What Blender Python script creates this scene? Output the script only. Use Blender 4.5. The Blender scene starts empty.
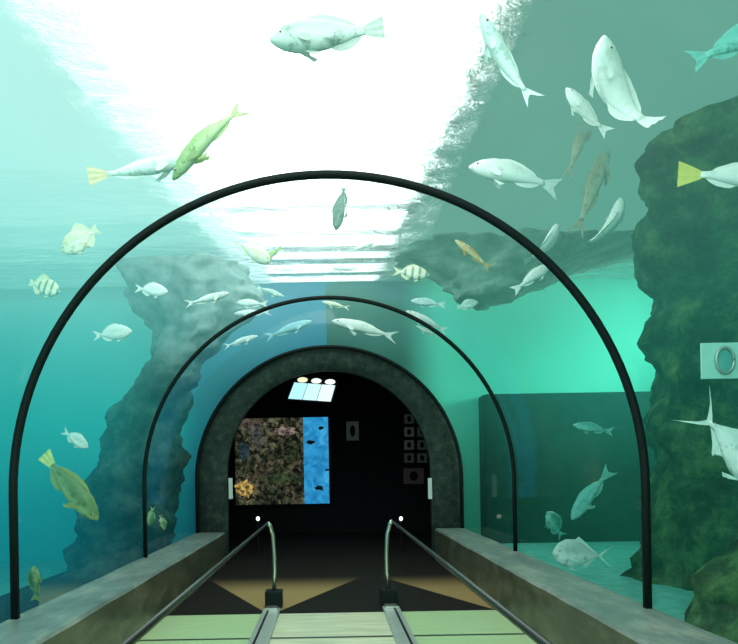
import bpy, bmesh, math, random
from mathutils import Vector, Matrix, noise
random.seed(7)
sc = bpy.context.scene
col = bpy.data.collections.new('aquarium'); sc.collection.children.link(col)
PI = math.pi

# ------------------------------------------------------------------ measures (metres)
EYE = 1.43          # eye height over the walkway
R = 2.10            # radius of the acrylic tunnel
ZC = 1.30           # height of the arch centre
F = 640.0           # focal length in pixels
VX, VY = 329.0, 471.0
ROLL = math.radians(1.0)
Y1, Y2, Y3 = 4.22, 7.22, 10.10   # seams of the acrylic panels
YE = 11.6           # end wall of the tank
ZS = 4.62           # water surface
ZB = -0.11          # tank bottom
XL, XR = -8.0, 7.5
YB = -4.0           # behind the camera
KT = 0.49           # top of the kerbs

def unroll(px, py):
    dx, dy = px - VX, VY - py
    c, s = math.cos(ROLL), math.sin(ROLL)
    return dx*c + dy*s, -dx*s + dy*c
def at(px, py, Y):
    dx, dy = unroll(px, py)
    return Vector((dx/F*Y, Y, EYE + dy/F*Y))

# ------------------------------------------------------------------ helpers
def link(name, me, mat=None, parent=None, smooth=False):
    o = bpy.data.objects.new(name, me); col.objects.link(o)
    if mat is not None: me.materials.append(mat)
    if parent is not None: o.parent = parent
    if smooth:
        for p in me.polygons: p.use_smooth = True
    return o
def obj(name, bm, mat=None, parent=None, smooth=False, recalc=True):
    if recalc: bmesh.ops.recalc_face_normals(bm, faces=bm.faces[:])
    me = bpy.data.meshes.new(name); bm.to_mesh(me); bm.free()
    return link(name, me, mat, parent, smooth)
def struct(name, bm, mat, smooth=False, recalc=True, label=None):
    o = obj(name, bm, mat, None, smooth, recalc); o['kind'] = 'structure'
    if label: o['label'] = label
    return o
def tag(o, label, cat, group=None):
    o['label'] = label; o['category'] = cat
    if group: o['group'] = group
    return o
def thing(name, label, cat, loc=(0, 0, 0), group=None):
    o = bpy.data.objects.new(name, None); col.objects.link(o)
    o.location = loc; o.empty_display_size = .1
    return tag(o, label, cat, group)
def box(bm, lo, hi, bevel=0.0):
    x0, y0, z0 = lo; x1, y1, z1 = hi
    vs = [bm.verts.new(p) for p in ((x0,y0,z0),(x1,y0,z0),(x1,y1,z0),(x0,y1,z0),(x0,y0,z1),(x1,y0,z1),(x1,y1,z1),(x0,y1,z1))]
    fs = [bm.faces.new([vs[i] for i in f]) for f in ((3,2,1,0),(4,5,6,7),(0,1,5,4),(1,2,6,5),(2,3,7,6),(3,0,4,7))]
    if bevel:
        es = list({e for f in fs for e in f.edges})
        bmesh.ops.bevel(bm, geom=es, offset=bevel, segments=2, affect='EDGES', profile=.7)
def BX(lo, hi, bevel=0.0):
    bm = bmesh.new(); box(bm, lo, hi, bevel); return bm
def tube(bm, pts, r, n=12, cap=True):
    pts = [Vector(p) for p in pts]; rs = r if isinstance(r, (list, tuple)) else [r]*len(pts)
    rings = []
    nrm = None
    for i, p in enumerate(pts):
        t = (pts[min(i+1, len(pts)-1)] - pts[max(i-1, 0)]).normalized()
        if nrm is None:
            nrm = t.orthogonal().normalized()
        nrm = (nrm - t*nrm.dot(t)).normalized(); b = t.cross(nrm)
        rings.append([bm.verts.new(p + (nrm*math.cos(2*PI*k/n) + b*math.sin(2*PI*k/n))*rs[i]) for k in range(n)])
    for a, b in zip(rings, rings[1:]):
        for k in range(n): bm.faces.new((a[k], a[(k+1) % n], b[(k+1) % n], b[k]))
    if cap:
        bm.faces.new(rings[0][::-1]); bm.faces.new(rings[-1])
def ball(bm, c, rx, ry=None, rz=None, u=14, v=9):
    ry = rx if ry is None else ry; rz = rx if rz is None else rz
    m = Matrix.Translation(c) @ Matrix.Diagonal((rx, ry, rz, 1))
    bmesh.ops.create_uvsphere(bm, u_segments=u, v_segments=v, radius=1, matrix=m)

# ------------------------------------------------------------------ materials
class NT:
    def __init__(s, name):
        s.m = bpy.data.materials.new(name); s.m.use_nodes = True
        s.t = s.m.node_tree; s.t.nodes.clear()
        s.out = s.t.nodes.new('ShaderNodeOutputMaterial')
    def n(s, typ, **kw):
        nd = s.t.nodes.new(typ)
        for k, v in kw.items():
            if k.startswith('i_'):
                nd.inputs[k[2:].replace('_', ' ')].default_value = v
            else: setattr(nd, k, v)
        return nd
    def l(s, a, b): s.t.links.new(a, b)
    def ramp(s, fac, stops, interp='LINEAR'):
        r = s.n('ShaderNodeValToRGB'); r.color_ramp.interpolation = interp
        el = r.color_ramp.elements
        while len(el) < len(stops): el.new(.5)
        for e, (p, c) in zip(el, stops):
            e.position = p; e.color = (*c, 1)
        s.l(fac, r.inputs[0]); return r.outputs[0]
    def coord(s, kind='Object', scale=(1, 1, 1), rot=(0, 0, 0)):
        tc = s.n('ShaderNodeTexCoord'); mp = s.n('ShaderNodeMapping')
        mp.inputs['Scale'].default_value = scale; mp.inputs['Rotation'].default_value = rot
        s.l(tc.outputs[kind], mp.inputs[0]); return mp.outputs[0]
    def noise(s, vec, scale=5, detail=5, rough=.6, dist=0):
        nd = s.n('ShaderNodeTexNoise'); nd.inputs['Scale'].default_value = scale
        nd.inputs['Detail'].default_value = detail; nd.inputs['Roughness'].default_value = rough
        nd.inputs['Distortion'].default_value = dist
        if vec is not None: s.l(vec, nd.inputs['Vector'])
        return nd.outputs['Fac']
    def mix(s, fac, a, b, mode='MIX'):
        nd = s.n('ShaderNodeMix', data_type='RGBA', blend_type=mode)
        for sock, v in ((nd.inputs[0], fac), (nd.inputs[6], a), (nd.inputs[7], b)):
            if hasattr(v, 'node'): s.l(v, sock)
            elif isinstance(v, tuple): sock.default_value = (*v, 1)
            else: sock.default_value = v
        return nd.outputs[2]
    def math(s, op, a, b=0.0, c=0.0):
        nd = s.n('ShaderNodeMath', operation=op)
        for i, v in enumerate((a, b, c)):
            if hasattr(v, 'node'): s.l(v, nd.inputs[i])
            else: nd.inputs[i].default_value = v
        return nd.outputs[0]
    def maprange(s, v, a, b, c=0., d=1., interp='SMOOTHSTEP'):
        nd = s.n('ShaderNodeMapRange', interpolation_type=interp); s.l(v, nd.inputs[0])
        for i, x in enumerate((a, b, c, d)): nd.inputs[i+1].default_value = x
        return nd.outputs[0]
    def principled(s, color, rough=.6, metal=0., bump=None, bstr=.3, bdist=.02, emit=None, estr=0., spec=.5):
        p = s.n('ShaderNodeBsdfPrincipled')
        if hasattr(color, 'node'): s.l(color, p.inputs['Base Color'])
        else: p.inputs['Base Color'].default_value = (*color, 1)
        if hasattr(rough, 'node'): s.l(rough, p.inputs['Roughness'])
        else: p.inputs['Roughness'].default_value = rough
        p.inputs['Metallic'].default_value = metal
        p.inputs['Specular IOR Level'].default_value = spec
        if bump is not None:
            b = s.n('ShaderNodeBump'); b.inputs['Strength'].default_value = bstr; b.inputs['Distance'].default_value = bdist
            s.l(bump, b.inputs['Height']); s.l(b.outputs[0], p.inputs['Normal'])
        if emit is not None:
            if hasattr(emit, 'node'): s.l(emit, p.inputs['Emission Color'])
            else: p.inputs['Emission Color'].default_value = (*emit, 1)
            p.inputs['Emission Strength'].default_value = estr
        s.l(p.outputs[0], s.out.inputs['Surface']); return p

def plain(name, c, rough=.6, metal=0., var=.15, scale=8, bstr=.1, emit=None, estr=0., spec=.5):
    t = NT(name); v = t.coord('Object'); f = t.noise(v, scale, 4)
    dark = tuple(x*(1-var) for x in c); lite = tuple(min(1, x*(1+var)) for x in c)
    t.principled(t.mix(f, dark, lite), rough, metal, f, bstr, .01, emit, estr, spec)
    return t.m
def mottled(name, stops, scale=3, rough=.85, bstr=.8, bdist=.06, kind='Object', detail=9, vs=(1, 1, 1)):
    t = NT(name); v = t.coord(kind, vs); f = t.noise(v, scale, detail, .68)
    t.principled(t.ramp(f, stops), rough, 0, f, bstr, bdist, spec=.2)
    return t.m

M = {}
def acrylic():
    t = NT('acrylic'); tr = t.n('ShaderNodeBsdfTransparent'); tr.inputs[0].default_value = (.95, .985, .975, 1)
    gl = t.n('ShaderNodeBsdfGlossy'); gl.inputs['Roughness'].default_value = .06
    gl.inputs['Color'].default_value = (.9, .95, .95, 1)
    lw = t.n('ShaderNodeLayerWeight'); lw.inputs[0].default_value = .5
    f = t.math('POWER', lw.outputs['Facing'], 4.0); f = t.math('MULTIPLY_ADD', f, .22, .022)
    mx = t.n('ShaderNodeMixShader'); t.l(f, mx.inputs[0]); t.l(tr.outputs[0], mx.inputs[1]); t.l(gl.outputs[0], mx.inputs[2])
    t.l(mx.outputs[0], t.out.inputs['Surface']); return t.m
M['acrylic'] = acrylic()

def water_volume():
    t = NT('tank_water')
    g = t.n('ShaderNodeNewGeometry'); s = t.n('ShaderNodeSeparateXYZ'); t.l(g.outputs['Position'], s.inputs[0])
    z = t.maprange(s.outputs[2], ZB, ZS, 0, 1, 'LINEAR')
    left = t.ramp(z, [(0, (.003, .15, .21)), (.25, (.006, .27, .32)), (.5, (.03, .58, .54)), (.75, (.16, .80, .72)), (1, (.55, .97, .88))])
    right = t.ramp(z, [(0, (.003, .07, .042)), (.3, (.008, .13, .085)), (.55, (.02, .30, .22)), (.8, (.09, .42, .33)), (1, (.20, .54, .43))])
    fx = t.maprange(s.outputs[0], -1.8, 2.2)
    E = t.mix(fx, left, right)  # glow graded by height and side in place of daylight falloff
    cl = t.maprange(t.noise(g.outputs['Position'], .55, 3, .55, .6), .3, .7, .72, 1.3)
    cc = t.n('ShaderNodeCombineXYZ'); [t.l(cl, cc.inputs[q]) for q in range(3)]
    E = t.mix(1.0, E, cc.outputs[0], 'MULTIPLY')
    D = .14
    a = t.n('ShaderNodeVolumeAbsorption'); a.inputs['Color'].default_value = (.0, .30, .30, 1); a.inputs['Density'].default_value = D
    # glow standing in for in-scattered daylight: source term = equilibrium colour x extinction
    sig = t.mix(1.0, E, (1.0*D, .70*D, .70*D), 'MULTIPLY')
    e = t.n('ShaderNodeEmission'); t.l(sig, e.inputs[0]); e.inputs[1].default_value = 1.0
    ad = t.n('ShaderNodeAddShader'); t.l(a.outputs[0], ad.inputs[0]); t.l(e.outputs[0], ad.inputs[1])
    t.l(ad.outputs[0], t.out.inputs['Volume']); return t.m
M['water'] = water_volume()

def ripple():
    t = NT('rippled_surface'); v = t.coord('Object', (1.0, 2.6, 1), (0, 0, math.radians(14)))
    f = t.math('ADD', t.math('MULTIPLY', t.noise(v, 1.9, 7, .66, .6), .8), t.noise(t.coord('Object', (1, 1.7, 1), (0, 0, .1)), .8, 2, .5, .4))
    b = t.n('ShaderNodeBump'); b.inputs['Strength'].default_value = 1.0; b.inputs['Distance'].default_value = .7
    t.l(f, b.inputs['Height'])
    r = t.n('ShaderNodeBsdfRefraction'); r.inputs['IOR'].default_value = 1.33; r.inputs['Roughness'].default_value = .12
    r.inputs[0].default_value = (.97, 1, .99, 1)
    t.l(b.outputs[0], r.inputs['Normal']); t.l(r.outputs[0], t.out.inputs['Surface']); return t.m
M['ripple'] = ripple()

def glow(name, c, s):
    t = NT(name); e = t.n('ShaderNodeEmission'); e.inputs[0].default_value = (*c, 1); e.inputs[1].default_value = s
    t.l(e.outputs[0], t.out.inputs['Surface']); return t.m
M['skylight'] = glow('skylight_glass', (1, 1, .96), 4.2)
M['fill_dim'] = glow('fill_glow_pale', (.64, 1, .93), 1.0)  # this and the next ones: glows of the added roof panels
M['fill_mid'] = glow('fill_glow_half', (.9, 1, .97), 1.9)
M['fill_left'] = glow('fill_glow_cyan', (.54, 1, .92), .85)
M['fill_far'] = glow('fill_glow_cyan_far', (.44, 1, .91), .68)
M['fill_right'] = glow('fill_glow_green', (.45, 1, .80), .36)

M['rubber'] = plain('black_seal', (.003, .008, .007), .6, 0, .3, spec=.15)
M['concrete'] = mottled('portal_concrete', [(.3, (.012, .022, .018)), (.55, (.032, .05, .040)), (.75, (.07, .10, .08))], 9, .8, .4, .02)
M['black'] = plain('dark_room_paint', (.004, .006, .007), .8, 0, .4, spec=.2)
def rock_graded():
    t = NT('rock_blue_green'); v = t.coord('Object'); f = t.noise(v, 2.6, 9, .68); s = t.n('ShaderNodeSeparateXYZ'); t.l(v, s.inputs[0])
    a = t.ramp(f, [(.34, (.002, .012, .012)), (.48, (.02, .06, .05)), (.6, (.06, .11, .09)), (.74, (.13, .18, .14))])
    b = t.ramp(f, [(.3, (.20, .30, .30)), (.5, (.32, .42, .41)), (.72, (.46, .54, .52))])  # pale upper tone puts water haze into the rock colour
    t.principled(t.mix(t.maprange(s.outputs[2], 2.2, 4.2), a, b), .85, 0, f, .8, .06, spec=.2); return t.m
M['rock_left'] = rock_graded()
M['rock_right'] = mottled('rock_moss_green', [(.34, (.002, .010, .005)), (.48, (.018, .055, .022)), (.58, (.06, .14, .05)), (.72, (.16, .26, .09))], 2.8)
M['rock_ledge'] = mottled('rock_hazy_grey', [(.3, (.15, .25, .20)), (.5, (.26, .38, .31)), (.72, (.38, .50, .42))], 2.2)  # haze over the ledge is put into its pale colour
M['sand'] = mottled('tank_sand', [(.3, (.07, .34, .28)), (.7, (.16, .52, .44))], 6, .9, .3, .03)
M['step'] = mottled('dark_tank_step', [(.35, (.004, .022, .014)), (.7, (.016, .05, .035))], 2.2, .9, .3)
M['wall_l'] = mottled('blue_tank_paint', [(.3, (.02, .24, .40)), (.7, (.03, .32, .48))], .8, .8, .05)
M['roof'] = plain('tank_roof_paint', (.05, .12, .11), .9)

def kerb():
    t = NT('weathered_kerb'); v = t.coord('Object', (1, .35, 1)); f = t.noise(v, 7, 8, .7)
    c1 = t.ramp(f, [(.3, (.014, .018, .010)), (.5, (.048, .052, .032)), (.7, (.12, .115, .075))])
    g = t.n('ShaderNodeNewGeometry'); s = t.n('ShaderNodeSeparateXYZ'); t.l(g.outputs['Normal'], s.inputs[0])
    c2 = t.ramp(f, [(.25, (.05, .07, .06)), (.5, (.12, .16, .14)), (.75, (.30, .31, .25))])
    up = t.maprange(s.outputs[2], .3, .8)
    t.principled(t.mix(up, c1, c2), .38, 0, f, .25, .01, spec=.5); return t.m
M['kerb'] = kerb()

def planks():
    t = NT('floor_planks'); v = t.coord('Object'); s = t.n('ShaderNodeSeparateXYZ'); t.l(v, s.inputs[0])
    y = t.math('MULTIPLY_ADD', s.outputs[1], 1/.98, .36+.02); fr = t.math('FRACT', y)
    edge = t.math('ABSOLUTE', t.math('SUBTRACT', fr, .5)); line = t.maprange(edge, .466, .48)
    tone = t.noise(t.coord('Object', (.6, 6, 1)), 3, 6, .6)
    wood = t.ramp(tone, [(.3, (.33, .36, .22)), (.55, (.50, .52, .36)), (.75, (.66, .66, .50))])
    green = t.mix(.75, wood, (.30, .46, .22), 'MIX')
    ax = t.math('ABSOLUTE', s.outputs[0]); side = t.maprange(ax, .58, .66)
    c = t.mix(side, wood, green); c = t.mix(line, c, (.02, .03, .02))
    t.principled(c, .35, 0, tone, .15, .01); return t.m
M['planks'] = planks()

def carpet():
    t = NT('zigzag_carpet'); v = t.coord('Object'); s = t.n('ShaderNodeSeparateXYZ'); t.l(v, s.inputs[0])
    x = t.math('ADD', s.outputs[0], .62+1.16); u = t.math('FRACT', t.math('DIVIDE', x, 2.32))
    tri = t.math('MULTIPLY', t.math('ABSOLUTE', t.math('SUBTRACT', u, .5)), 2.0)     # 0 at apex
    yy = t.math('DIVIDE', t.math('SUBTRACT', s.outputs[1], 6.45), 2.5)
    lo = t.math('GREATER_THAN', yy, tri)
    m = t.math('MULTIPLY', lo, t.maprange(yy, .95, .45))
    f = t.noise(v, 60, 3)
    tan = t.mix(f, (.20, .13, .055), (.30, .21, .09)); dk = t.mix(f, (.006, .006, .005), (.016, .014, .012))
    t.principled(t.mix(m, dk, tan), .95, 0, f, .2, .005, spec=.1); return t.m
M['carpet'] = carpet()
M['steel'] = plain('brushed_steel', (.62, .66, .60), .28, 1.0, .1)
M['channel'] = plain('aluminium_channel', (.42, .48, .44), .35, .6, .15)
M['rail'] = plain('dark_handrail', (.012, .014, .010), .35, 0, .3)

# ------------------------------------------------------------------ the tunnel and the tank
def arch_profile(r, zbot, n=48):
    pts = [(-r, zbot)]
    for i in range(n+1):
        a = PI - PI*i/n
        pts.append((r*math.cos(a), ZC + r*math.sin(a)))
    pts.append((r, zbot)); return pts
def sheet(r, zbot, y0, y1, ny=1):
    bm = bmesh.new(); pr = arch_profile(r, zbot); rows = []
    for j in range(ny+1):
        y = y0 + (y1-y0)*j/ny
        rows.append([bm.verts.new((x, y, z)) for x, z in pr])
    for a, b in zip(rows, rows[1:]):
        for k in range(len(pr)-1): bm.faces.new((a[k], b[k], b[k+1], a[k+1]))
    return bm
def ring(r0, r1, zbot, y0, y1, n=48, lift=0.):
    bm = bmesh.new(); a = [(x, z+(lift if z > zbot else 0)) for x, z in arch_profile(r0, zbot, n)]; b = arch_profile(r1, zbot, n); V = []
    for (xa, za), (xb, zb) in zip(a, b):
        V.append([bm.verts.new(p) for p in ((xa, y0, za), (xb, y0, zb), (xb, y1, zb), (xa, y1, za))])
    for p, q in zip(V, V[1:]):
        for k in range(4): bm.faces.new((p[k], q[k], q[(k+1) % 4], p[(k+1) % 4]))
    bm.faces.new(V[0]); bm.faces.new(V[-1][::-1]); return bm

for i, (a, b, lab) in enumerate(((YB, Y1, 'nearest clear acrylic tunnel panel in front of the first black seam'),
                                 (Y1, Y2, 'middle clear acrylic tunnel panel between the first and second black seams'),
                                 (Y2, Y3, 'far clear acrylic tunnel panel between the second seam and the concrete portal'))):
    struct('window_%d' % (i+1), sheet(R, KT-.03, a, b), M['acrylic'], True, label=lab)
for i, (y, w, d, lab) in enumerate(((Y1, .02, .036, 'large near black arched seam between acrylic panels'),
                               (Y2, .015, .034, 'smaller second black arched seam between acrylic panels'),
                               (Y3, .03, .035, 'dark seam where the last acrylic panel meets the concrete portal'))):
    struct('trim_%d' % (i+1), ring(R-d, R+.006, KT-.03, y-w, y+w, 64), M['rubber'], True, label=lab)

# water body with the tunnel cut out of it
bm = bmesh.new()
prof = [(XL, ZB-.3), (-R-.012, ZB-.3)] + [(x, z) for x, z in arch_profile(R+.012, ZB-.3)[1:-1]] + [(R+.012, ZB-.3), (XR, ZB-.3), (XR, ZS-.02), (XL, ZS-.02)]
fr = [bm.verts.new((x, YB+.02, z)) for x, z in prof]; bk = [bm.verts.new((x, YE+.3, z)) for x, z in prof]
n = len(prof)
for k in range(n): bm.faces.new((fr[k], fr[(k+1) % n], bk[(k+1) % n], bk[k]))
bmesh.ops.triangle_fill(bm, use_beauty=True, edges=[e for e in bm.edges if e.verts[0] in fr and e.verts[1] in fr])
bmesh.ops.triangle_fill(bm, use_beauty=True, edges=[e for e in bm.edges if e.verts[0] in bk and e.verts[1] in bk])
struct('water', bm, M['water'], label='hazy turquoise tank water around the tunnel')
# rippled surface seen from below
bm = bmesh.new()
vs = [bm.verts.new(p) for p in ((XL, YB, ZS), (XL, YE+.3, ZS), (XR, YE+.3, ZS), (XR, YB, ZS))]; bm.faces.new(vs)
ws = struct('water_surface', bm, M['ripple'], recalc=False, label='rippled water surface seen from below')
ws.visible_shadow = False
# roof with the skylight and added glow panels
ZR = ZS + .85
struct('ceiling', BX((XL, YB, ZR+.05), (XR, YE+.5, ZR+.2)), M['roof'])
def panel(pts, z): 
    bm = bmesh.new(); lo = [bm.verts.new((x, y, z)) for x, y in pts]; hi = [bm.verts.new((x, y, z+.04)) for x, y in pts]
    bm.faces.new(lo[::-1]); bm.faces.new(hi)
    for k in range(len(pts)): bm.faces.new((lo[k], lo[(k+1) % len(pts)], hi[(k+1) % len(pts)], hi[k]))
    return bm
def edge_x(y, near, far): return near + (far-near)*(y+1.5)/13.05
segs = [(-1.5, 8.3), (8.55, 9.15), (9.4, 9.75), (10.05, 10.3), (10.6, 11.0), (11.2, 11.5)]  # far strips and gaps added so the ripples break into white streaks
for k, (a, b) in enumerate(segs):
    p = [(edge_x(a, -2.3, -.95), a), (edge_x(a, 1.85, .9), a), (edge_x(b, 1.85, .9), b), (edge_x(b, -2.3, -.95), b)]
    struct('window_%d' % (4+k), panel(p, ZR), M['skylight'], label='bright white skylight over the tunnel' if k == 0 else 'narrow glow strip added to streak the far ripples')
struct('window_10', panel(((-3.3, -1.5), (-2.32, -1.5), (-.97, 11.55), (-1.35, 11.55)), ZR), M['fill_mid'], label='added glow panel softening the left edge of the skylight')  # added panel, softens the edge of the white area
struct('window_11', panel(((-7.9, -1.5), (-3.32, -1.5), (-1.79, 8.75), (-7.9, 8.75)), ZR), M['fill_dim'], label='added cyan glow panel over the left tank')  # added panels, dimmer step by step to grade the left surface
struct('window_13', panel(((-7.9, 8.77), (-1.79, 8.77), (-1.55, 10.3), (-7.9, 10.3)), ZR), M['fill_left'], label='added dimmer cyan glow panel over the left tank')
struct('window_14', panel(((-7.9, 10.32), (-1.55, 10.32), (-1.37, 11.55), (-7.9, 11.55)), ZR), M['fill_far'], label='added dimmest cyan glow panel over the far left tank')
struct('window_12', panel(((2.05, -1.5), (7.4, -1.5), (7.4, 11.55), (1.0, 11.55)), ZR), M['fill_right'], label='added dim green glow panel over the right tank')  # added panel, lifts the water surface on the right

# tank shell
struct('tank_floor_left', BX((XL, YB, ZB-.3), (-R, YE, ZB)), M['sand'])
struct('tank_floor_right', BX((R, YB, ZB-.3), (XR, YE, .12)), M['sand'])
struct('wall_left', BX((XL-.2, YB, ZB-.3), (XL, YE+.2, ZR+.2)), M['wall_l'])
def wallr():
    t = NT('tank_end_paint'); g = t.coord('Object'); s = t.n('ShaderNodeSeparateXYZ'); t.l(g, s.inputs[0])
    f = t.noise(g, 1.2, 6)
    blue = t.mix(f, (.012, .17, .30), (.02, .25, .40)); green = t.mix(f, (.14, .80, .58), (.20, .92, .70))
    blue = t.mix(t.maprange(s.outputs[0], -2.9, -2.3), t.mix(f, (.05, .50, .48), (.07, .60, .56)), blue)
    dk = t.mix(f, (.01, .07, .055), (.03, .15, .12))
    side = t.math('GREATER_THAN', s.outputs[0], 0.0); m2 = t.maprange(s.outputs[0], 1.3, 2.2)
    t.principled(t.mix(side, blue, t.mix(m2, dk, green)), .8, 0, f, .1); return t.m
M['wall_e'] = wallr()
struct('wall_right', BX((XR, YB, ZB-.3), (XR+.2, YE+.2, ZR+.2)), M['step'])
RP = 1.62    # opening of the portal
bm = bmesh.new()   # end wall with the doorway cut out
def arch_wall(bm, r, y0, y1, x0, x1, z0, z1):
    pr = arch_profile(r, z0, 40); out = []
    for x, z in pr:
        if z <= z0+1e-6: out.append((x0 if x < 0 else x1, z0))
        else:
            a = math.atan2(z-ZC, x)
            ca, sa = math.cos(a), max(math.sin(a), 0)
            tx = (x1 if ca > 0 else -x0)/abs(ca) if abs(ca) > 1e-6 else 1e9
            tz = (z1-ZC)/sa if sa > 1e-6 else 1e9
            tt = min(tx, tz); out.append((ca*tt, ZC+sa*tt))
    for y, s in ((y0, 1), (y1, -1)):
        A = [bm.verts.new((x, y, z)) for x, z in pr]; B = [bm.verts.new((x, y, z)) for x, z in out]
        for k in range(len(pr)-1): bm.faces.new((A[k], B[k], B[k+1], A[k+1]))
arch_wall(bm, R-.05, YE, YE+.2, XL, XR, ZB-.3, ZR+.1)
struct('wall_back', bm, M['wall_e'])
struct('wall_front', BX((XL, YB-.2, ZB-.3), (XR, YB, ZR+.2)), M['step'])
# low dark step across the right end of the tank
bm = bmesh.new(); box(bm, (2.72, YE-.5, ZB), (XR-.02, YE-.01, 2.72), .05)
struct('wall_step', bm, M['step'], label='dark low wall across the right end of the tank')
# concrete portal and its tube
struct('wall_portal', ring(RP, R+.03, 0, Y3+.05, Y3+.2, 56, .11), M['concrete'], True, label='dark concrete arched portal at the end of the acrylic')
struct('wall_tube', ring(R-.08, R+.02, 0, Y3+.2, YE+.25, 40), M['black'], True)

# kerbs and floors
def kerb_mesh(s):
    bm = bmesh.new(); xi, xo = s*1.66, s*(R+.02)
    pr = [(xi, .0), (xi, KT-.02), (xi+s*.02, KT), (xo, KT), (xo, -.05), (xi, -.05)]
    N = 40; rows = []
    for j in range(N+1):
        y = YB + (Y3+.05-YB)*j/N
        rows.append([bm.verts.new((x + .006*noise.noise(Vector((x*3, y*2, z*5))), y, z + (.006*noise.noise(Vector((x*4, y*3, 7))) if z > .2 else 0))) for x, z in pr])
    for a, b in zip(rows, rows[1:]):
        for k in range(len(pr)): bm.faces.new((a[k], b[k], b[(k+1) % len(pr)], a[(k+1) % len(pr)]))
    bm.faces.new(rows[0]); bm.faces.new(rows[-1][::-1]); return bm
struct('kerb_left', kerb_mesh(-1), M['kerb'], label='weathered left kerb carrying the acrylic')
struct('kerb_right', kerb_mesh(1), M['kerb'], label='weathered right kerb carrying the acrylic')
struct('floor', BX((-1.7, YB, -.12), (1.7, 6.45, 0)), M['planks'], label='pale planked walkway floor')
struct('floor_carpet', BX((-4, 6.45, -.12), (4, 16.2, -.012)), M['carpet'], label='dark carpet with tan zigzag')

# dark room behind the portal
YF = 15.0
struct('wall_far', BX((-4.2, YF, -.1), (4.2, YF+.15, 4.6)), M['black'])
struct('wall_far_left', BX((-4.2, YE+.3, -.1), (-4.05, YF, 4.6)), M['black'])
struct('wall_far_right', BX((4.05, YE+.3, -.1), (4.2, YF, 4.6)), M['black'])
struct('ceiling_far', BX((-4.2, YE+.3, 4.5), (4.2, YF+.15, 4.65)), M['black'])

# ------------------------------------------------------------------ rocks
def rock(name, rows, mat, label, cat='rock', seed=0, amp=.22, nseg=84, sub=9):
    """rows: (z, x centre, y centre, half width, half depth) stacked and roughened"""
    bm = bmesh.new(); R_ = []
    rr = []
    for a, b in zip(rows, rows[1:]):
        for k in range(sub): rr.append([u + (v-u)*k/sub for u, v in zip(a, b)])
    rr.append(list(rows[-1]))
    o = Vector((seed*13.1, seed*7.7, seed*3.3))
    for z, cx, cy, hw, hd in rr:
        L = []
        for k in range(nseg):
            a = 2*PI*k/nseg; p = Vector((cx + hw*math.cos(a), cy + hd*math.sin(a), z))
            d = Vector((math.cos(a), math.sin(a), 0))
            f = noise.fractal(p*1.3 + o, 1.0, 2.0, 5) * amp + noise.fractal(p*4 + o, 1.0, 2.0, 4)*amp*.55
            L.append(bm.verts.new(p + d*f))
        R_.append(L)
    for a, b in zip(R_, R_[1:]):
        for k in range(nseg): bm.faces.new((a[k], a[(k+1) % nseg], b[(k+1) % nseg], b[k]))
    for L in (R_[0], R_[-1]):
        c = bm.verts.new(sum((v.co for v in L), Vector())/nseg)
        for k in range(nseg): bm.faces.new((L[k], L[(k+1) % nseg], c))
    return tag(obj(name, bm, mat, None, True), label, cat)

def edges(rows, Y):   # (py, px left, px right, half depth) -> rock rows at depth Y
    out = []
    for py, a, b, hd in rows:
        A, B = at(a, py, Y), at(b, py, Y); out.append(((A.z+B.z)/2, (A.x+B.x)/2, Y, (B.x-A.x)/2, hd))
    return out
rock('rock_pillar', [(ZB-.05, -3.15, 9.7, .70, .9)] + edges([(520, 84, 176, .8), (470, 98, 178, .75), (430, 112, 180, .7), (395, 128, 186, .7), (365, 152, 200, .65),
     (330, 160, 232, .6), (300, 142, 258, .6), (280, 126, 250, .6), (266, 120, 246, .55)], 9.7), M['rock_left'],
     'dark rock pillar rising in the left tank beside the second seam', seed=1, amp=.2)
rock('rock_column', [(ZB-.05, 5.0, 7.2, 1.75, 1.3)] + edges([(570, 652, 960, 1.2), (480, 656, 950, 1.2), (420, 662, 950, 1.2), (370, 664, 940, 1.2), (330, 656, 940, 1.2), (300, 662, 940, 1.2)], 7.2)
     + [(3.6, 4.95, 6.9, 1.35, 1.2), (4.1, 4.75, 6.6, 1.35, 1.2), (4.35, 4.65, 6.3, 1.35, 1.15), (ZS-.06, 4.65, 6.1, 1.4, 1.15)], M['rock_right'],
     'tall mossy rock column filling the right edge of the tank', seed=2, amp=.2)
rock('rock_ledge', edges([(304, 462, 500, .3), (288, 445, 545, .5), (268, 425, 592, .7), (254, 395, 650, .9)], 9.2), M['rock_ledge'],
     'hazy rock ledge hanging under the surface right of the tunnel', seed=3, amp=.3)
rock('boulder', [(ZB-.05, 3.45, 4.7, .85, .5), (.25, 3.45, 4.7, .85, .5), (.6, 3.5, 4.75, .75, .45), (.85, 3.6, 4.8, .45, .25)], M['rock_right'],
     'mossy boulder on the tank bottom in front of the rock column', 'boulder', seed=4, amp=.12)
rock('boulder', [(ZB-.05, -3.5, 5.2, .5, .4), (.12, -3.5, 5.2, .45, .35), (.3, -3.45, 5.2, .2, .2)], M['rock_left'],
     'low dark boulder on the tank bottom behind the near seam at left', 'boulder', seed=5, amp=.1)

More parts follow.
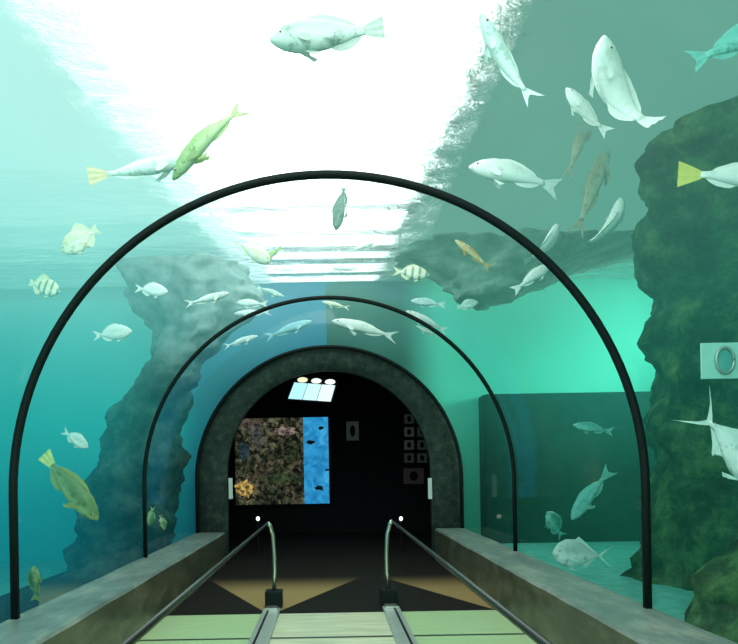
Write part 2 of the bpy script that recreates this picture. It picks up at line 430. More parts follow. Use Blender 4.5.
# ------------------------------------------------------------------ handrails and channels
for s, side in ((-1, 'left'), (1, 'right')):
    x = s*.61; y = 6.83
    t = thing('handrail', 'dark handrail on a bright curved steel post, %s side of the walkway' % side, 'handrail', (x, y, 0), 'walkway handrails')
    bm = bmesh.new(); tube(bm, [(0, 0, .16), (s*-.012, .0, .35), (s*-.012, 0, .55), (s*.0, 0, .75), (s*.03, -.01, .86), (s*.05, -.04, .885)], .022, 14)
    obj('post', bm, M['steel'], t, True)
    obj('post_base', BX((-.09, -.09, -.01), (.09, .09, .17), .015), M['rubber'], t)
    bm = bmesh.new(); tube(bm, [(s*.05, .10, .88), (s*.05, -.04, .885), (s*.05, -3, .885), (s*.05, -6.3, .885)], .014, 12)
    obj('rail', bm, M['rail'], t, True)
    bm = bmesh.new(); tube(bm, [(s*.05, -6.2, 0), (s*.05, -6.2, .88)], .02, 12); obj('post', bm, M['steel'], t, True)
    c = thing('floor_channel', 'aluminium floor channel let into the planks under the %s handrail' % side, 'channel', (x, 3.6, 0), 'walkway floor channels')
    obj('channel', BX((-.085, -5.0, .0), (.085, 3.0, .03), .008), M['channel'], c)
    obj('slot', BX((s*.03-.01, -5.0, .03), (s*.03+.01, 2.96, .034)), M['rubber'], c)
    obj('end_cap', BX((-.06, 2.86, .03), (.06, 3.0, .055), .01), M['steel'], c)

# ------------------------------------------------------------------ fish
PROF = {  # (t, half height, half width) fractions of body length
 'grouper':  [(0,.02,.015),(.06,.075,.06),(.15,.125,.095),(.3,.165,.115),(.45,.17,.11),(.6,.15,.09),(.75,.11,.06),(.88,.065,.032),(1,.05,.018)],
 'snapper':  [(0,.015,.012),(.06,.06,.05),(.15,.105,.075),(.3,.14,.09),(.45,.14,.085),(.6,.115,.07),(.75,.08,.045),(.9,.042,.022),(1,.036,.014)],
 'slender':  [(0,.012,.012),(.06,.045,.04),(.18,.08,.065),(.35,.098,.075),(.5,.095,.07),(.65,.078,.055),(.8,.052,.035),(.92,.03,.018),(1,.026,.012)],
 'disc':     [(0,.02,.015),(.06,.11,.045),(.15,.21,.07),(.3,.31,.09),(.48,.34,.09),(.65,.28,.07),(.8,.17,.045),(.92,.065,.022),(1,.05,.014)],
 'sergeant': [(0,.018,.015),(.06,.085,.045),(.16,.165,.075),(.32,.235,.09),(.48,.245,.09),(.65,.2,.07),(.8,.12,.045),(.92,.055,.022),(1,.046,.014)],
 'trevally': [(0,.03,.016),(.05,.10,.05),(.13,.165,.075),(.28,.215,.09),(.45,.22,.085),(.62,.165,.065),(.78,.085,.04),(.9,.03,.022),(1,.018,.016)],
}
TAIL = {'grouper': (.20, .13, .0), 'snapper': (.24, .15, .35), 'slender': (.22, .12, .55), 'disc': (.22, .16, .15), 'sergeant': (.26, .18, .5), 'trevally': (.30, .26, .80)}
DORS = {'grouper': (.28, .86, .085), 'snapper': (.3, .84, .055), 'slender': (.34, .8, .035), 'disc': (.36, .9, .16), 'sergeant': (.3, .86, .09), 'trevally': (.42, .92, .07)}
def interp(tab, t):
    if t <= tab[0][0]: return tab[0][1:]
    for a, b in zip(tab, tab[1:]):
        if t <= b[0]:
            u = (t-a[0])/(b[0]-a[0]); u = u*u*(3-2*u)*.5 + u*.5
            return tuple(p+(q-p)*u for p, q in zip(a[1:], b[1:]))
    return tab[-1][1:]

def fish_mat(name, back, belly, fleck=None, stripes=None, scale=9, est=0):
    t = NT(name); v = t.coord('Object'); s = t.n('ShaderNodeSeparateXYZ'); t.l(v, s.inputs[0])
    f = t.noise(v, scale, 5, .65)
    z = t.math('ADD', s.outputs[2], t.math('MULTIPLY', t.math('SUBTRACT', f, .5), .12))
    c = t.mix(t.maprange(z, -.07, .09), belly, back)
    if fleck:
        m = t.maprange(f, .52, .66); c = t.mix(m, c, fleck)
    if stripes:
        k, sc_ = stripes
        w = t.math('SINE', t.math('MULTIPLY', s.outputs[0], sc_)); m = t.maprange(w, .2, .7)
        c = t.mix(t.math('MULTIPLY', m, .75), c, k)
    t.principled(c, .4, 0, f, .08, .01, spec=.4); return t.m
FM = {
 'white':  fish_mat('pale_white_scales', (.80, .84, .78), (.95, .95, .92), (.68, .72, .66)),
 'grey':   fish_mat('grey_green_scales', (.36, .44, .38), (.72, .78, .72), (.22, .30, .26), scale=4),
 'silver': fish_mat('silver_scales', (.50, .66, .60), (.82, .92, .88), (.40, .55, .50)),
 'cream':  fish_mat('cream_scales', (.78, .78, .58), (.92, .92, .78), (.70, .62, .40)),
 'green':  fish_mat('olive_green_scales', (.30, .46, .16), (.62, .74, .42), (.20, .32, .10)),
 'olive':  fish_mat('dark_olive_scales', (.10, .22, .09), (.34, .48, .24), (.06, .15, .06)),
 'yellow': fish_mat('yellow_green_scales', (.48, .60, .16), (.78, .82, .36), (.35, .48, .10)),
 'brown':  fish_mat('grey_brown_scales', (.34, .32, .22), (.52, .52, .40), (.24, .24, .16)),
 'orange': fish_mat('orange_brown_scales', (.42, .24, .08), (.80, .66, .36), (.85, .78, .55)),
 'teal':   fish_mat('teal_grey_scales', (.14, .50, .44), (.30, .72, .64), (.10, .40, .34)),
 'dark':   fish_mat('dark_grey_green_scales', (.08, .15, .12), (.16, .26, .20), (.05, .10, .08)),
 'blue':   fish_mat('blue_grey_scales', (.20, .48, .58), (.45, .74, .78)),
 'striped': fish_mat('cream_striped_scales', (.80, .80, .60), (.92, .92, .80), None, ((.16, .24, .16), 26)),
}
FIN = {k: plain(k + '_fin', c, .6, 0, .2, 14) for k, c in {
 'white': (.82, .86, .80), 'grey': (.45, .52, .46), 'silver': (.62, .78, .72), 'cream': (.84, .80, .60), 'green': (.44, .54, .24), 'yellow': (.76, .78, .28), 'olive': (.34, .42, .16),
 'brown': (.40, .38, .28), 'orange': (.55, .36, .14), 'teal': (.22, .60, .52), 'dark': (.12, .2, .16), 'blue': (.36, .64, .70), 'striped': (.78, .78, .56)}.items()}
FIN['tan'] = plain('tan_tail_fin', (.74, .62, .36), .6); FIN['gold'] = plain('golden_tail_fin', (.72, .66, .16), .6)
M['eye'] = plain('fish_eye', (.01, .012, .012), .15, 0, .1); M['iris'] = plain('fish_iris', (.75, .72, .5), .3, 0, .1)

def build_fish(name, label, cat, sp, colour, head, tail, frac=.3, deep=0., bend=0., up=None, group=None, Y=None, tailfin=None, twist=0., hs=1., fork=None):
    mx_, my_ = (head[0]+tail[0])/2, (head[1]+tail[1])/2
    if Y is None:
        lo = 0; 
        for q in (head, tail):
            dx, dy = unroll(*q)
            rho = math.hypot(dx, dy+8) if dy+8 > 0 else abs(dx)
            lo = max(lo, F*R/rho)
        lo = lo*1.04 + .15
        dx, dy = unroll(mx_, my_); hi = YE-.6
        top = max(unroll(*head)[1], unroll(*tail)[1])
        if top > 0: hi = min(hi, F*(ZS-.35-EYE)/top)
        Y = lo + max(hi-lo, 0)*frac if hi > lo else lo
    A, B = at(head[0], head[1], Y-deep/2), at(tail[0], tail[1], Y+deep/2)
    tl, th, fk = TAIL[sp]; fork = fk if fork is None else fork; prof = [(t_, h_*hs, w_) for t_, h_, w_ in PROF[sp]]
    # spine in local units: head at t=0, swims towards +x
    NS = 60; P = [Vector((0, 0, 0))]; TH = []
    for i in range(NS+1):
        t = i/NS*1.4; th_ = bend*(t-.5); TH.append(th_)
        P.append(P[-1] + Vector((-math.cos(th_), math.sin(th_), 0))*(1.4/NS))
    def sp_at(t):
        u = max(0, min(t, 1.39))/1.4*NS; i = int(u); f = u-i
        p = P[i].lerp(P[i+1], f); th_ = TH[i]
        if t < 0: p = P[0] + Vector((1, 0, 0))*(-t)
        return p, Vector((math.sin(th_), math.cos(th_), 0))
    H0 = sp_at(0)[0]; T0 = sp_at(1+tl)[0]; ch = (H0-T0); mid = (H0+T0)/2
    ang = math.atan2(ch.y, ch.x); rz = Matrix.Rotation(-ang, 3, 'Z')
    def mp(t, y, z):
        p, lat = sp_at(t); return rz @ (p + lat*y - mid) + Vector((0, 0, z))
    X = (A-B); Lw = X.length; X.normalize(); S = Lw/ch.length
    U = Vector(up) if up else Vector((0, 0, 1))
    Z = U - X*U.dot(X)
    if Z.length < .05: Z = Vector((0, -1, 0)) - X*Vector((0, -1, 0)).dot(X)
    Z.normalize(); Yv = Z.cross(X)
    m = Matrix((X, Yv, Z)).transposed().to_4x4(); m = m @ Matrix.Rotation(twist, 4, 'X')
    root = thing(name, label, cat, (A+B)/2, group)
    root.rotation_euler = m.to_euler(); root.scale = (S, S, S)
    # body
    bm = bmesh.new(); ns, nr = 22, 14; rings = []
    for i in range(ns+1):
        t = (i/ns)**1.15; h, w = interp(prof, t); L = []
        for k in range(nr):
            a = 2*PI*k/nr; ca, sa = math.cos(a), math.sin(a)
            L.append(bm.verts.new(mp(t, w*math.copysign(abs(ca)**.85, ca), h*sa*(1.0 if sa > 0 else .94) + .01*math.sin(t*PI))))
        rings.append(L)
    for a, b in zip(rings, rings[1:]):
        for k in range(nr): bm.faces.new((a[k], b[k], b[(k+1) % nr], a[(k+1) % nr]))
    bm.faces.new(rings[0]); bm.faces.new(rings[-1][::-1])
    obj('body', bm, FM[colour], root, True)
    fm = FIN[colour]
    # tail fin
    def fin(nm, fn, nu, nv, mat):
        bm = bmesh.new(); G = [[bm.verts.new(fn(i/nu, j/nv)) for j in range(nv+1)] for i in range(nu+1)]
        for i in range(nu):
            for j in range(nv): bm.faces.new((G[i][j], G[i+1][j], G[i+1][j+1], G[i][j+1]))
        bmesh.ops.remove_doubles(bm, verts=bm.verts[:], dist=1e-5)
        return obj(nm, bm, mat, root, True)
    hb = prof[-1][1]
    def tailf(u, v):
        s = v*2-1; ext = 1 - fork*(1-abs(s)**1.3); r = u*ext
        return mp(.97 + r*(tl+.03), .006*math.sin(s*9)*u, s*(hb*.9 + (th-hb)*u**.9))
    fin('tail_fin', tailf, 5, 12, FIN[tailfin] if tailfin else fm)
    a, b, dh = DORS[sp]
    def dors(u, v):
        t = a+(b-a)*u; h, w = interp(prof, t)
        e = (math.sin(PI*min(1, u*1.02))**.5)*(1-.35*u) if sp != 'trevally' else (max(0, 1-u)**1.6*1.6*min(1, u*8)+.12*(1-u))
        if sp == 'disc': e = math.sin(PI*u**1.5)**.8*1.3
        return mp(t + v*dh*.7, 0, h*.93 + v*dh*e + .005)
    fin('dorsal_fin', dors, 14, 3, fm)
    a2 = max(a+.2, .58); 
    def anal(u, v):
        t = a2+(.9-a2)*u; h, w = interp(prof, t)
        e = math.sin(PI*u)**.6 if sp not in ('trevally',) else (max(0, 1-u)**1.6*1.5*min(1, u*8)+.12*(1-u))
        return mp(t + v*dh*.8, 0, -h*.88 - v*dh*e*.9)
    fin('anal_fin', anal, 10, 3, fm)
    tp = .27; hp, wp = interp(prof, tp)
    for sgn in (-1, 1):
        def pec(u, v, sgn=sgn):
            ln = .17 if sp != 'trevally' else .24; s = v*2-1
            return mp(tp + u*ln*.85, sgn*(wp*.93 + u*ln*.28), -hp*.22 + s*(.014 + .028*math.sin(PI*min(1, u*.9))*u**.3) - u*.06)
        fin('pectoral_fin', pec, 5, 4, fm)
        def pel(u, v, sgn=sgn):
            h2, w2 = interp(prof, .36)
            return mp(.34 + v*.05 + u*.10, sgn*(w2*.3 + u*.03), -h2*.92 - u*.07*(1-.4*v))
        fin('pelvic_fin', pel, 3, 2, fm)
        te = .11; he, we = interp(prof, te); rr = .021 if sp not in ('disc', 'trevally') else .026
        bm = bmesh.new(); ball(bm, mp(te, sgn*we*.86, he*.30), rr, rr*.6, rr, 10, 7); e = obj('eye', bm, M['iris'], root, True)
        bm = bmesh.new(); ball(bm, mp(te, sgn*(we*.86+rr*.38), he*.30), rr*.62, rr*.42, rr*.62, 8, 6); obj('pupil', bm, M['eye'], e, True)
    return root

FISH = [
 # name, label, category, species, colour, head, tail, options
 ('grouper', 'big pale grey grouper crossing the white light at the top', 'grouper', 'grouper', 'grey', (270, 40), (384, 27), dict(Y=3.95, bend=.2)),
 ('snapper', 'long white fish with a tan fan tail, upper left outside the big arch', 'fish', 'slender', 'white', (192, 158), (88, 176), dict(frac=.25, bend=-.3, tailfin='tan', fork=0)),
 ('snapper', 'slim olive green fish diving head down beside the white one', 'fish', 'slender', 'green', (173, 180), (247, 106), dict(frac=.1, bend=-.7)),
 ('barracuda', 'slim white fish hanging diagonally at the edge of the white light', 'fish', 'slender', 'silver', (480, 12), (537, 102), dict(frac=.3, bend=.7)),
 ('snapper', 'big curved silver fish at the upper right with its tail hanging down', 'fish', 'grouper', 'white', (604, 36), (657, 122), dict(Y=4.2, bend=1.6, up=(.75, .1, .5))),
 ('snapper', 'white fish with open fins just above the two brown fish', 'fish', 'snapper', 'white', (566, 88), (610, 134), dict(Y=5.0, bend=.4)),
 ('snapper', 'teal fish leaving past the upper right corner, tail towards the tunnel', 'fish', 'snapper', 'teal', (790, 14), (689, 62), dict(Y=4.05, bend=-.4)),
 ('snapper', 'white fish with a golden tail fin swimming out in front of the rock column', 'fish', 'snapper', 'white', (790, 182), (678, 174), dict(Y=4.3, bend=.15, tailfin='gold', fork=0)),
 ('snapper', 'bright white fish heading left just above the big arch', 'fish', 'snapper', 'white', (469, 167), (560, 190), dict(Y=6.0, bend=-.5)),
 ('wrasse', 'orange brown slim fish inside the big arch at upper right', 'fish', 'slender', 'orange', (455, 240), (491, 269), dict(frac=.35)),
 ('snapper', 'pale fish peering over the big arch, upper one of the pair', 'fish', 'grouper', 'white', (557, 224), (524, 262), dict(Y=6.6, bend=.9, up=(.5, -.3, .8))),
 ('snapper', 'pale fish passing behind the big arch above the bright green wall', 'fish', 'snapper', 'white', (550, 265), (512, 292), dict(Y=6.9, bend=.4)),
 ('snapper', 'pale fish hooked round with its head high below the brown fish', 'fish', 'grouper', 'white', (620, 198), (578, 246), dict(Y=6.3, bend=1.1, up=(.5, -.4, .7))),
 ('snapper', 'faint brown fish hanging tail down, left one of the brown pair', 'fish', 'slender', 'brown', (590, 112), (566, 180), dict(Y=6.3, bend=.2)),
 ('snapper', 'faint brown fish hanging tail down, longer right one of the brown pair', 'fish', 'slender', 'brown', (608, 146), (574, 238), dict(Y=6.6, bend=.3)),
 ('snapper', 'dark fish silhouette diving vertically inside the top of the big arch', 'fish', 'snapper', 'dark', (336, 230), (346, 178), dict(Y=7.3, bend=.5, up=(-1, 0, 0))),
 ('batfish', 'cream disc shaped fish left of the big arch, tilted nose down', 'batfish', 'disc', 'cream', (62, 252), (98, 228), dict(frac=.2, up=(-.5, 0, .8))),
 ('sergeant_fish', 'striped cream disc fish at the far left outside the big arch', 'fish', 'disc', 'striped', (60, 292), (29, 282), dict(frac=.25)),
 ('sergeant_fish', 'chunky bright white fish inside the big arch beside the grey rock', 'fish', 'sergeant', 'white', (168, 292), (134, 288), dict(frac=.15)),
 ('sergeant_fish', 'round white fish with a trailing tail inside the big arch at left', 'fish', 'sergeant', 'white', (132, 331), (92, 336), dict(frac=.2)),
 ('snapper', 'yellowish fish with a raised forked tail left of the white ripples', 'fish', 'trevally', 'cream', (270, 262), (230, 238), dict(frac=.25)),
 ('snapper', 'small greenish fish meeting the yellowish one head on', 'fish', 'snapper', 'green', (262, 262), (283, 246), dict(frac=.5, up=(-.6, 0, .7))),
 ('fusilier', 'slim white fish left of the second seam above the grey rock', 'fish', 'slender', 'white', (229, 293), (184, 304), dict(frac=.06, bend=-.4)),
 ('fusilier', 'plump white fish resting just above the second seam', 'fish', 'snapper', 'white', (236, 303), (268, 304), dict(frac=.3)),
 ('fusilier', 'white fish cut by the second seam, under the plump one', 'fish', 'slender', 'white', (234, 314), (272, 312), dict(frac=.15)),
 ('fusilier', 'small white fish with a raised tail above the second seam', 'fish', 'slender', 'silver', (284, 297), (255, 286), dict(frac=.35)),
 ('fusilier', 'slim white fish below the second seam at upper left', 'fish', 'slender', 'white', (258, 336), (223, 347), dict(frac=.08)),
 ('fusilier', 'slim blue grey fish in front of the blue wall patch', 'fish', 'slender', 'blue', (312, 321), (264, 338), dict(frac=.4)),
 ('fusilier', 'long white fish under the crown of the second seam', 'fish', 'slender', 'white', (332, 321), (398, 338), dict(frac=.4, bend=-.3)),
 ('fusilier', 'short pale green fish touching the crown of the second seam', 'fish', 'slender', 'cream', (322, 302), (350, 308), dict(frac=.4)),
 ('fusilier', 'bright white fish lying along the second seam at upper right', 'fish', 'slender', 'white', (406, 311), (448, 332), dict(frac=.3)),
 ('fusilier', 'thin pale fish tucked below the second seam at upper right', 'fish', 'slender', 'silver', (416, 326), (440, 338), dict(frac=.4)),
 ('fusilier', 'oval blue white fish above the second seam at right', 'fish', 'snapper', 'silver', (411, 301), (446, 305), dict(frac=.3)),
 ('sergeant_fish', 'striped white oval fish in the middle right of the big arch', 'fish', 'sergeant', 'striped', (429, 275), (392, 271), dict(frac=.3)),
 ('sergeant_fish', 'small pale fish beside the bright green wall above the second seam', 'fish', 'sergeant', 'silver', (478, 302), (455, 308), dict(frac=.4)),
 ('fusilier', 'faint white fish against the ripples, nearer the arch crown', 'fish', 'slender', 'white', (374, 243), (348, 252), dict(frac=.4)),
 ('fusilier', 'faint white fish against the lowest ripples', 'fish', 'slender', 'white', (332, 268), (358, 270), dict(frac=.4)),
 ('damselfish', 'small pale fish above the big green fish in the left tank', 'fish', 'sergeant', 'silver', (88, 448), (62, 430), dict(Y=5.8, up=(.3, 0, .8))),
 ('grouper', 'big olive fish nosing down in the left tank before the rock', 'grouper', 'grouper', 'olive', (98, 520), (44, 454), dict(Y=5.6, bend=.2, up=(.7, -.2, .6), tailfin='yellow')),
 ('damselfish', 'small yellow green fish low at the left beside the near seam', 'fish', 'snapper', 'olive', (34, 566), (36, 602), dict(Y=4.9, deep=.2, up=(-1, 0, 0))),
 ('damselfish', 'tiny yellow green fish by the second seam at left, upper one of two', 'fish', 'sergeant', 'olive', (149, 526), (153, 506), dict(Y=8.3, up=(1, 0, 0))),
 ('damselfish', 'tiny yellow green fish by the second seam at left, lower one of two', 'fish', 'sergeant', 'olive', (165, 530), (160, 514), dict(Y=8.5, up=(1, 0, 0))),
 ('snapper', 'small green fish crossing high before the dark tank wall', 'fish', 'snapper', 'teal', (573, 425), (614, 432), dict(frac=.35)),
 ('snapper', 'green fish tilted nose down before the dark tank wall', 'fish', 'snapper', 'teal', (572, 520), (612, 468), dict(frac=.3, bend=.3, up=(-.8, 0, .6))),
 ('damselfish', 'green fish seen nearly end on above the sand', 'fish', 'sergeant', 'teal', (547, 512), (563, 538), dict(frac=.3, deep=.25, up=(.6, 0, .8))),
 ('trevally', 'silver trevally with a tall forked tail over the bright sand', 'trevally', 'trevally', 'silver', (553, 553), (615, 557), dict(frac=.12, bend=.2, hs=1.4)),
 ('trevally', 'large silver trevally leaving at right before the rock column', 'trevally', 'trevally', 'silver', (776, 490), (689, 402), dict(Y=4.1, up=(.6, -.2, .6))),
]
for nm, lab, cat, sp, colr, h, t, kw in FISH:
    build_fish(nm, lab, cat, sp, colr, h, t, **kw)

# pale square panel with a ringed disc by the rock column
p0, p1 = at(702, 379, 5.0), at(752, 342, 5.0)
w, hgt = p1.x-p0.x, p1.z-p0.z
t = thing('disc_panel', 'pale square panel with a ringed disc at the right edge by the rock column', 'panel', ((p0.x+p1.x)/2, 5.0, p0.z))
M['pale'] = plain('pale_teal_panel', (.45, .80, .70), .5); M['pale2'] = plain('teal_disc', (.12, .45, .42), .3)
obj('panel_board', BX((-w/2, 0, 0), (w/2, .02, hgt), .006), M['pale'], t)
bm = bmesh.new(); tube(bm, [(.07*math.cos(2*PI*k/24)-.02, -.008, hgt/2+.10*math.sin(2*PI*k/24)) for k in range(24)] + [(.07-.02, -.008, hgt/2)], .012, 8)
obj('disc_rim', bm, M['channel'], t, True)
bm = bmesh.new(); ball(bm, (-.02, 0, hgt/2), .068, .006, .098, 20, 8); obj('disc_face', bm, M['pale2'], t, True)

# ------------------------------------------------------------------ things in the dark room
def reef():
    t = NT('reef_picture'); v = t.coord('Object'); f = t.noise(v, 3.2, 8, .7, 1.5); g = t.noise(v, 7, 6, .7, .5)
    c = t.ramp(f, [(.30, (.003, .006, .004)), (.46, (.03, .05, .025)), (.55, (.16, .13, .08)), (.62, (.10, .16, .08)), (.70, (.42, .34, .27)), (.8, (.7, .62, .55))])
    c = t.mix(t.maprange(g, .4, .62), (.004, .006, .005), c)
    e = t.n('ShaderNodeEmission'); t.l(c, e.inputs[0]); e.inputs[1].default_value = .9
    t.l(e.outputs[0], t.out.inputs['Surface']); return t.m
def bluewater():
    t = NT('blue_water_picture'); v = t.coord('Object', (1, 1, 1), (0, .6, 0)); f = t.noise(v, 5, 4, .5, .8)
    c = t.ramp(f, [(.3, (.01, .16, .38)), (.6, (.03, .30, .58)), (.8, (.08, .42, .68))])
    e = t.n('ShaderNodeEmission'); t.l(c, e.inputs[0]); e.inputs[1].default_value = 1.1
    t.l(e.outputs[0], t.out.inputs['Surface']); return t.m
YD = YF - .12
a, b, c_ = at(236, 505, YD), at(328, 417, YD), at(303, 417, YD)
t = thing('reef_picture', 'lit reef picture with corals and a blue water strip in the dark room', 'display', ((a.x+b.x)/2, YF, a.z))
cx = (a.x+b.x)/2; ww = (b.x-a.x)/2; hh = b.z-a.z; sx = c_.x-cx
obj('display_case', BX((-ww-.05, -.10, -.05), (ww+.05, -.002, hh+.05), .01), M['black'], t)
obj('reef_panel', BX((-ww, -.12, 0), (sx, -.10, hh)), reef(), t)
obj('blue_panel', BX((sx, -.12, 0), (ww, -.10, hh)), bluewater(), t)
def lump(name, px, py, rx, rz, c, s=1.):
    p = at(px, py, YD) - Vector((cx, YF, a.z)); bm = bmesh.new(); ball(bm, (p.x, -.13, p.z), rx, .03, rz, 24, 16)
    for v in bm.verts:
        q = v.co - Vector((p.x, -.13, p.z)); v.co += q*(.55*noise.fractal(v.co*14, 1, 2, 3))
    tt = NT(name+'_paint'); f = tt.noise(tt.coord('Object'), 11, 6, .75)
    cc = tt.ramp(f, [(.42, tuple(x*.08 for x in c)), (.55, tuple(x*.6 for x in c)), (.68, c)]); tt.principled(cc, .6, 0, f, .3, .02, cc, s)
    obj(name, bm, tt.m, t, True)
lump('anemone', 244, 488, .20, .17, (.95, .62, .18), .9)
lump('coral_head', 285, 431, .24, .10, (.75, .55, .50), .5)
lump('coral_branch', 258, 436, .16, .30, (.40, .42, .36), .3)
lump('coral_branch', 250, 424, .26, .10, (.5, .38, .32), .3)
lump('coral_branch', 281, 478, .42, .10, (.22, .30, .14), .25)
lump('coral_branch', 262, 470, .14, .2, (.34, .28, .18), .25)
lump('coral_branch', 291, 455, .18, .14, (.18, .24, .12), .25)
lump('coral_branch', 244, 452, .12, .2, (.12, .22, .28), .3)
for px, py, r in ((321, 428, .07), (311, 442, .09), (319, 488, .10), (327, 470, .05)):
    lump('painted_fish', px, py, r, r*.5, (.05, .07, .06), .05)

# tilted light box
P = [at(288, 398, 10.9), at(331, 401, 10.9), at(337, 380, 11.1), at(296, 377, 11.1)]
o0 = (P[0]+P[1])/2
t = thing('light_box', 'bright tilted light box with three pale blue panes under the dark ceiling', 'light box', o0)
def quad(pts, th=.02):
    bm = bmesh.new(); nn = (pts[1]-pts[0]).cross(pts[3]-pts[0]).normalized()*th
    f_ = [bm.verts.new(p) for p in pts]; b_ = [bm.verts.new(p - nn) for p in pts]
    bm.faces.new(f_); bm.faces.new(b_[::-1])
    for k in range(4): bm.faces.new((f_[k], f_[(k+1) % 4], b_[(k+1) % 4], b_[k]))
    return bm
L0 = [p-o0 for p in P]
def uv(u, v): return L0[0].lerp(L0[1], u).lerp(L0[3].lerp(L0[2], u), v)
obj('box_frame', quad([uv(-.03, -.04)+Vector((0, .06, 0)), uv(1.03, -.04)+Vector((0, .06, 0)), uv(1.03, 1.05)+Vector((0, .06, 0)), uv(-.03, 1.05)+Vector((0, .06, 0))], .05), M['black'], t)
pg = [glow('pale_blue_pane', (.45, .86, .95), 1.15), glow('cyan_pane', (.62, .95, .98), 1.1), glow('white_pane', (.78, 1, 1), 1.15)]
for k in range(3):
    obj('pane', quad([uv(k/3+.008, 0), uv((k+1)/3-.008, 0), uv((k+1)/3-.008, .74), uv(k/3+.008, .74)]), pg[k], t)
lg = [glow('warm_bulb', (.95, .98, .62), 1.0), glow('white_bulb', (.9, 1, .95), 1.1), glow('bright_bulb', (1, 1, 1), 1.2)]
for k in range(3):
    bm = bmesh.new(); ball(bm, uv((k+.55)/3, .88)-Vector((0, .02, 0)), .09, .03, .046, 20, 10); obj('bulb', bm, lg[k], t, True)
for u in (.1, .9):
    bm = bmesh.new(); q = uv(u, 1.0)+Vector((0, .05, 0)); tube(bm, [q, Vector((q.x, q.y, 3.30-o0.z))], .008, 8); obj('cable', bm, M['rubber'], t)

# small framed pictures on the far wall
M['pic'] = [plain('dim_picture_%s' % k, c, .7, 0, .5, 16, .1, c, .25) for k, c in (('grey', (.035, .045, .042)), ('pale', (.055, .07, .065)), ('brown', (.03, .022, .02)))]  # sheets given a faint glow of their own in the dark room
def picture(px0, py0, px1, py1, label, mat, group=None, name='framed_picture'):
    A, B = at(px0, py1, YF), at(px1, py0, YF)
    t = thing(name, label, 'picture', ((A.x+B.x)/2, YF, A.z), group); w, h = (B.x-A.x)/2, B.z-A.z
    obj('frame', BX((-w, -.03, 0), (w, -.002, h), .006), M['black'], t)
    obj('picture_sheet', BX((-w*.8, -.036, h*.1), (w*.8, -.03, h*.9)), mat, t)
    bm = bmesh.new(); ball(bm, (0, -.037, h*.5), w*.35, .004, h*.25, 14, 8); obj('motif', bm, M['black'], t, True)
picture(345, 419, 360, 443, 'tall dim poster alone on the dark wall right of the reef display', M['pic'][1], None, 'wall_poster')
rows_ = ['top', 'second', 'third', 'fourth']
for r in range(4):
    for k in range(2):
        picture(403+13*k, 413+13*r, 415+13*k, 425+13*r, 'small dim framed picture, %s row, %s column of the picture grid' % (rows_[r], 'left' if k == 0 else 'right'), M['pic'][1 if r in (1, 2) and k == 0 else 0], 'picture grid on the far wall')
picture(401, 466, 426, 486, 'wide brownish picture under the picture grid', M['pic'][2], 'picture grid on the far wall')
# pale strips on the jambs, small lamps beyond
M['strip'] = plain('pale_strip', (.5, .56, .52), .4, 0, .1, 8, .05, (.4, .46, .42), .03)
for px, side in ((231, 'left'), (430, 'right')):
    A = at(px, 499, Y3+.04); B = at(px, 478, Y3+.04)
    tag(obj('jamb_strip', BX((A.x-.03, Y3+.0, A.z), (A.x+.03, Y3+.05, B.z), .008), M['strip']), 'short pale vertical strip on the %s jamb of the concrete portal' % side, 'strip', 'portal jamb strips')
M['lampglow'] = glow('small_lamp', (.9, 1, .9), 2.)
for px, side in ((258, 'left'), (401, 'right')):
    A = at(px, 520, 11.2)
    t = thing('bollard_lamp', 'tiny white lamp on a thin black stand beyond the %s handrail' % side, 'lamp', (A.x, A.y, -.012), 'stand lamps beyond the portal')
    bm = bmesh.new(); tube(bm, [(0, 0, 0), (0, 0, .02), (0, 0, .021), (0, 0, A.z-.0)], [.06, .06, .012, .012], 12); obj('stand', bm, M['rubber'], t)
    bm = bmesh.new(); ball(bm, (0, 0, A.z+.035), .032, .032, .04); obj('bulb', bm, M['lampglow'], t, True)

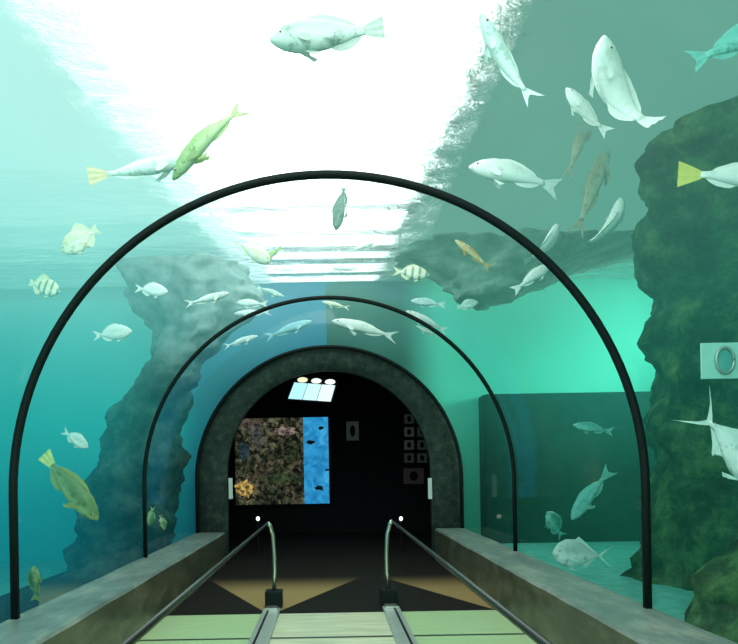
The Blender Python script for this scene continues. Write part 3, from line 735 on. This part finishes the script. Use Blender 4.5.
# ------------------------------------------------------------------ light
def area(name, loc, target, size, power, color, sy=None):
    l = bpy.data.lights.new(name, 'AREA'); l.energy = power; l.color = color; l.size = size
    if sy: l.shape = 'RECTANGLE'; l.size_y = sy
    o = bpy.data.objects.new(name, l); col.objects.link(o); o.location = loc
    o.rotation_euler = (Vector(target)-Vector(loc)).to_track_quat('-Z', 'Y').to_euler(); return o
area('tank_fill_left', (-5.2, -2.6, 2.6), (-3.2, 8, 2.2), 2.2, 260, (.85, 1, .95))  # added fill behind the camera, brightens the left tank
area('tank_fill_right', (5.0, -2.6, 2.4), (3.6, 8, 2.4), 2.0, 170, (.75, 1, .85))  # unseen fill added for the right tank and its fish
area('tank_fill_top', (0, -2.6, 4.2), (0, 8, 4.4), 2.6, 300, (.9, 1, .95), .8)  # added fill above the tunnel, lights the upper fish from the front
area('sand_fill', (5.2, 9.4, 3.0), (3.0, 10.2, ZB), .5, 70, (.6, 1, .85))  # added fill hidden behind the rock column, brightens the sand
area('end_wall_fill', (6.0, 9.9, 3.6), (3.9, YE, 3.7), .5, 85, (.75, 1, .88))  # unseen fill added behind the column to lift the end wall
w = bpy.data.worlds.new('World'); sc.world = w; w.use_nodes = True
w.node_tree.nodes['Background'].inputs[0].default_value = (.02, .05, .05, 1); w.node_tree.nodes['Background'].inputs[1].default_value = .3

# ------------------------------------------------------------------ camera
cd = bpy.data.cameras.new('camera'); cam = bpy.data.objects.new('camera', cd); col.objects.link(cam)
cam.matrix_world = Matrix.Translation((0, 0, EYE)) @ Matrix.Rotation(PI/2, 4, 'X') @ Matrix.Rotation(-ROLL, 4, 'Z')
cd.sensor_width = 36; cd.lens = 36*F/738
cr, sr = math.cos(ROLL), math.sin(ROLL)
cd.shift_x = (369-VX)/738; cd.shift_y = (VY-322)/738
cd.clip_end = 100; sc.camera = cam
sc.view_settings.view_transform = 'Standard'; sc.view_settings.look = 'None'
sc.cycles.transparent_max_bounces = 24; sc.cycles.max_bounces = 8; sc.cycles.volume_bounces = 0
sc.cycles.sample_clamp_indirect = 4; sc.cycles.use_denoising = True
sc.cycles.caustics_reflective = False; sc.cycles.caustics_refractive = True
